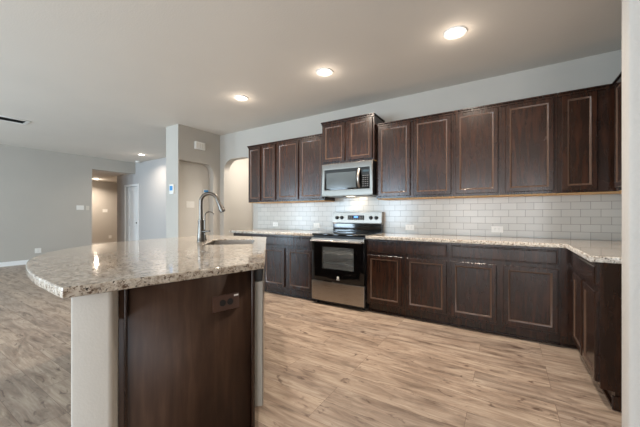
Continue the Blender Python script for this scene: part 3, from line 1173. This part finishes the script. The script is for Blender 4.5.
tube(bm, [Vector((0, 0, 0.095)) + hd * 0.015, Vector((0, 0, 0.095)) + hd * 0.045], 0.014, 14)
tube(bm, [Vector((0, 0, 0.095)) + hd * 0.046, Vector((0, 0, 0.10)) + hd * 0.11], [0.008, 0.006], 12)
obj('lever_handle', bm, M['nickel'], t, 50)

fx, fy = I2(1.47, 0.60)
t = thing('water_tap', 'slim hooked drinking-water tap beside the tall kitchen faucet', 'faucet', (fx, fy, CT1 + 0.0003), IROT)
bm = bmesh.new()
lathe(bm, [(0.0, 0.0), (0.02, 0.0), (0.02, 0.005), (0.013, 0.012), (0.011, 0.05), (0.0, 0.052)], 20)
obj('tap_body', bm, M['nickel'], t, 40)
bm = bmesh.new()
pts = [(0, 0, 0.05), (0, 0, 0.15), (0, 0, 0.235)]
for i in range(0, 13):
    a = PI * i / 12 * 0.85
    pts.append((0, -0.045 + 0.045 * math.cos(a), 0.235 + 0.045 * math.sin(a)))
tube(bm, pts, 0.0055, 10)
obj('spout', bm, M['nickel'], t, 60)
bm = bmesh.new()
tube(bm, [(-0.012, -0.004, 0.035), (-0.05, -0.012, 0.040)], [0.006, 0.005], 10)
obj('lever_handle', bm, M['nickel'], t, 50)

# ------------------------------------------------------------------ plates and devices on the walls
GO = 'outlets along the tiled backsplash'
wall_plate('outlet', 'white outlet on the tile nearest the arched doorway', 'outlet', (-1.18, -0.0092, 1.0), 0, 0.115, 0.072, M['white'], 'outlet_h', GO)
wall_plate('outlet', 'white outlet on the tile just left of the range', 'outlet', (-0.337, -0.0092, 1.0), 0, 0.115, 0.072, M['white'], 'outlet_h', GO)
wall_plate('outlet', 'white outlet on the tile a little right of the range', 'outlet', (1.117, -0.0092, 1.0), 0, 0.115, 0.072, M['white'], 'outlet_h', GO)
wall_plate('outlet', 'white outlet on the tile towards the right-hand corner', 'outlet', (2.10, -0.0092, 1.0), 0, 0.115, 0.072, M['white'], 'outlet_h', GO)

wall_plate('light_switch', 'wide white multi-gang switch plate inside the arched recess', 'switch', (XA - 0.145, -0.558, 1.356), PI / 2, 0.165, 0.118, M['white'], 3)
wall_plate('light_switch', 'white wide switch plate on the long living room wall', 'switch', (XL, -0.664, 1.355), PI / 2, 0.165, 0.118, M['white'], 3)
wall_plate('light_switch', 'small single switch plate by the hall opening', 'switch', (XL, -0.50, 1.35), PI / 2, 0.075, 0.118, M['almond'], 1)
wall_plate('light_switch', 'white switch plate on the far hall wall seen through the opening', 'switch', (-10.8, 1.28, 1.32), PI / 2, 0.165, 0.118, M['white'], 2)
wall_plate('outlet', 'white outlet low on the long living room wall', 'outlet', (XL, -1.50, 0.30), PI / 2, 0.115, 0.118, M['white'], 'outlet_v')
wall_plate('outlet', 'white outlet low on the far hall wall', 'outlet', (-10.8, 1.45, 0.31), PI / 2, 0.10, 0.118, M['white'], 'outlet_v')

t = thing('thermostat', 'thermostat with a lit blue screen on the narrow grey wall', 'thermostat', (-2.80, YP, 1.617))
bm = bmesh.new()
box(bm, -0.062, 0.062, -0.024, -0.0006, -0.085, 0.085, 0.006)
obj('housing', bm, M['white'], t, 40)
bm = bmesh.new()
box(bm, -0.044, 0.044, -0.0255, -0.0242, -0.025, 0.055)
obj('screen', bm, M['blue_screen'], t, label='lit blue screen')
bm = bmesh.new()
for i in range(3):
    box(bm, -0.036 + i * 0.027, -0.018 + i * 0.027, -0.0258, -0.0242, -0.058, -0.046, 0.0005)
obj('button', bm, M['almond'], t)

t = thing('door_chime', 'white rectangular chime box high above the arched recess', 'chime', (XA, -0.475, 2.437), PI / 2)
bm = bmesh.new()
box(bm, -0.105, 0.105, -0.045, -0.0006, -0.07, 0.07, 0.008)
obj('cover', bm, M['white'], t, 40)
bm = bmesh.new()
for i in range(5):
    box(bm, -0.08 + i * 0.036, -0.064 + i * 0.036, -0.0462, -0.0452, -0.045, 0.045)
obj('grille', bm, M['almond'], t)

t = thing('alarm_keypad', 'small white wall keypad with a blue light, just above the faucet', 'keypad', (XA - 0.145, -0.235, 1.60), PI / 2)
bm = bmesh.new()
box(bm, -0.06, 0.06, -0.025, -0.0006, -0.06, 0.06, 0.006)
obj('housing', bm, M['white'], t, 40)
bm = bmesh.new()
box(bm, -0.05, 0.05, -0.0262, -0.0252, 0.0, 0.045)
obj('screen', bm, M['blue_screen'], t, label='blue screen')

# ------------------------------------------------------------------ ceiling fixtures


def downlight(label, x, y, z, power, glow=0.045, group='recessed ceiling lights'):
    t_ = thing('ceiling_light', label, 'light', (x, y, z), 0, group)
    b_ = bmesh.new()
    lathe(b_, [(0.062, -0.004), (0.072, -0.010), (0.092, -0.008), (0.096, -0.0006), (0.062, -0.0006)], 36)
    obj('trim_ring', b_, M['trim'], t_, 40)
    b_ = bmesh.new()
    lathe(b_, [(0.0, -0.006), (0.05, -0.0055), (0.0615, -0.004), (0.0615, -0.001), (0.0, -0.001)], 36)
    obj('diffuser', b_, M['bulb'], t_, 40, label='glowing diffuser')
    area_light('downlight_lamp', (x, y, z - 0.014), (0, 0, 0), 0.13, 0.13, power * (1 - glow), WARM, 'DISK', 2.6)
    pl_ = bpy.data.lights.new('downlight_glow', 'POINT')      # light leaving the domed diffuser sideways
    pl_.energy = power * glow
    pl_.color = WARM
    pl_.shadow_soft_size = 0.05
    po_ = bpy.data.objects.new('downlight_glow', pl_)
    po_.location = (x, y, z - 0.09)
    C.objects.link(po_)
    return t_


downlight('lit recessed ceiling light nearest the camera, above the right-hand cabinets', 1.811, -1.13, H, LIGHT_POWER)
downlight('lit recessed ceiling light in front of the microwave, middle of the kitchen row', 0.486, -1.128, H, LIGHT_POWER)
downlight('lit recessed ceiling light farthest left in the kitchen row, before the narrow cabinets', -0.84, -1.11, H, LIGHT_POWER)
downlight('small lit recessed ceiling light over the living room, beside the smoke detector', -5.889, 0.147, H, 20, 0.05)
downlight('small lit recessed ceiling light in the hall beyond the opening', -10.07, 0.716, HALL_H, 60, 0.12)
area_light('pantry_lamp', (-1.9, 0.6, 2.70), (0, 0, 0), 0.6, 0.6, 45, (1.0, 0.96, 0.91), 'DISK')

t = thing('smoke_detector', 'small round white smoke detector on the ceiling near the hall opening', 'smoke detector', (-7.0, 0.60, H))
bm = bmesh.new()
lathe(bm, [(0.0, -0.045), (0.04, -0.044), (0.062, -0.034), (0.07, -0.012), (0.072, -0.0006), (0.0, -0.0006)], 28)
obj('housing', bm, M['white'], t, 40)
bm = bmesh.new()
lathe(bm, [(0.0, -0.049), (0.012, -0.048), (0.013, -0.0455), (0.0, -0.0455)], 16)
obj('test_button', bm, M['almond'], t, 40)

t = thing('ceiling_vent', 'white ceiling vent with dark louvre slots above the living room', 'vent', (-4.765, -2.50, H))
bm = slab_mesh('frame', [(-0.16, -0.21), (0.16, -0.21), (0.16, 0.21), (-0.16, 0.21)], [[(-0.11, -0.165), (0.11, -0.165), (0.11, 0.165), (-0.11, 0.165)]], -0.010, -0.0006, 0.002)
obj('frame', bm, M['white'], t)
bm = bmesh.new()
box(bm, -0.1098, 0.1098, -0.1648, 0.1648, -0.0015, -0.0008)
obj('backing', bm, M['rubber'], t)
bm = bmesh.new()
for i in range(6):
    xx = -0.09 + i * 0.036
    box(bm, -0.008, 0.008, -0.1645, 0.1645, -0.0006, 0.0006, mtx=Matrix.Translation((xx, 0, -0.006)) @ Matrix.Rotation(0.5, 4, 'Y'))
obj('louvre', bm, mat('vent_louvre', S(70, 69, 66), 0.6), t)
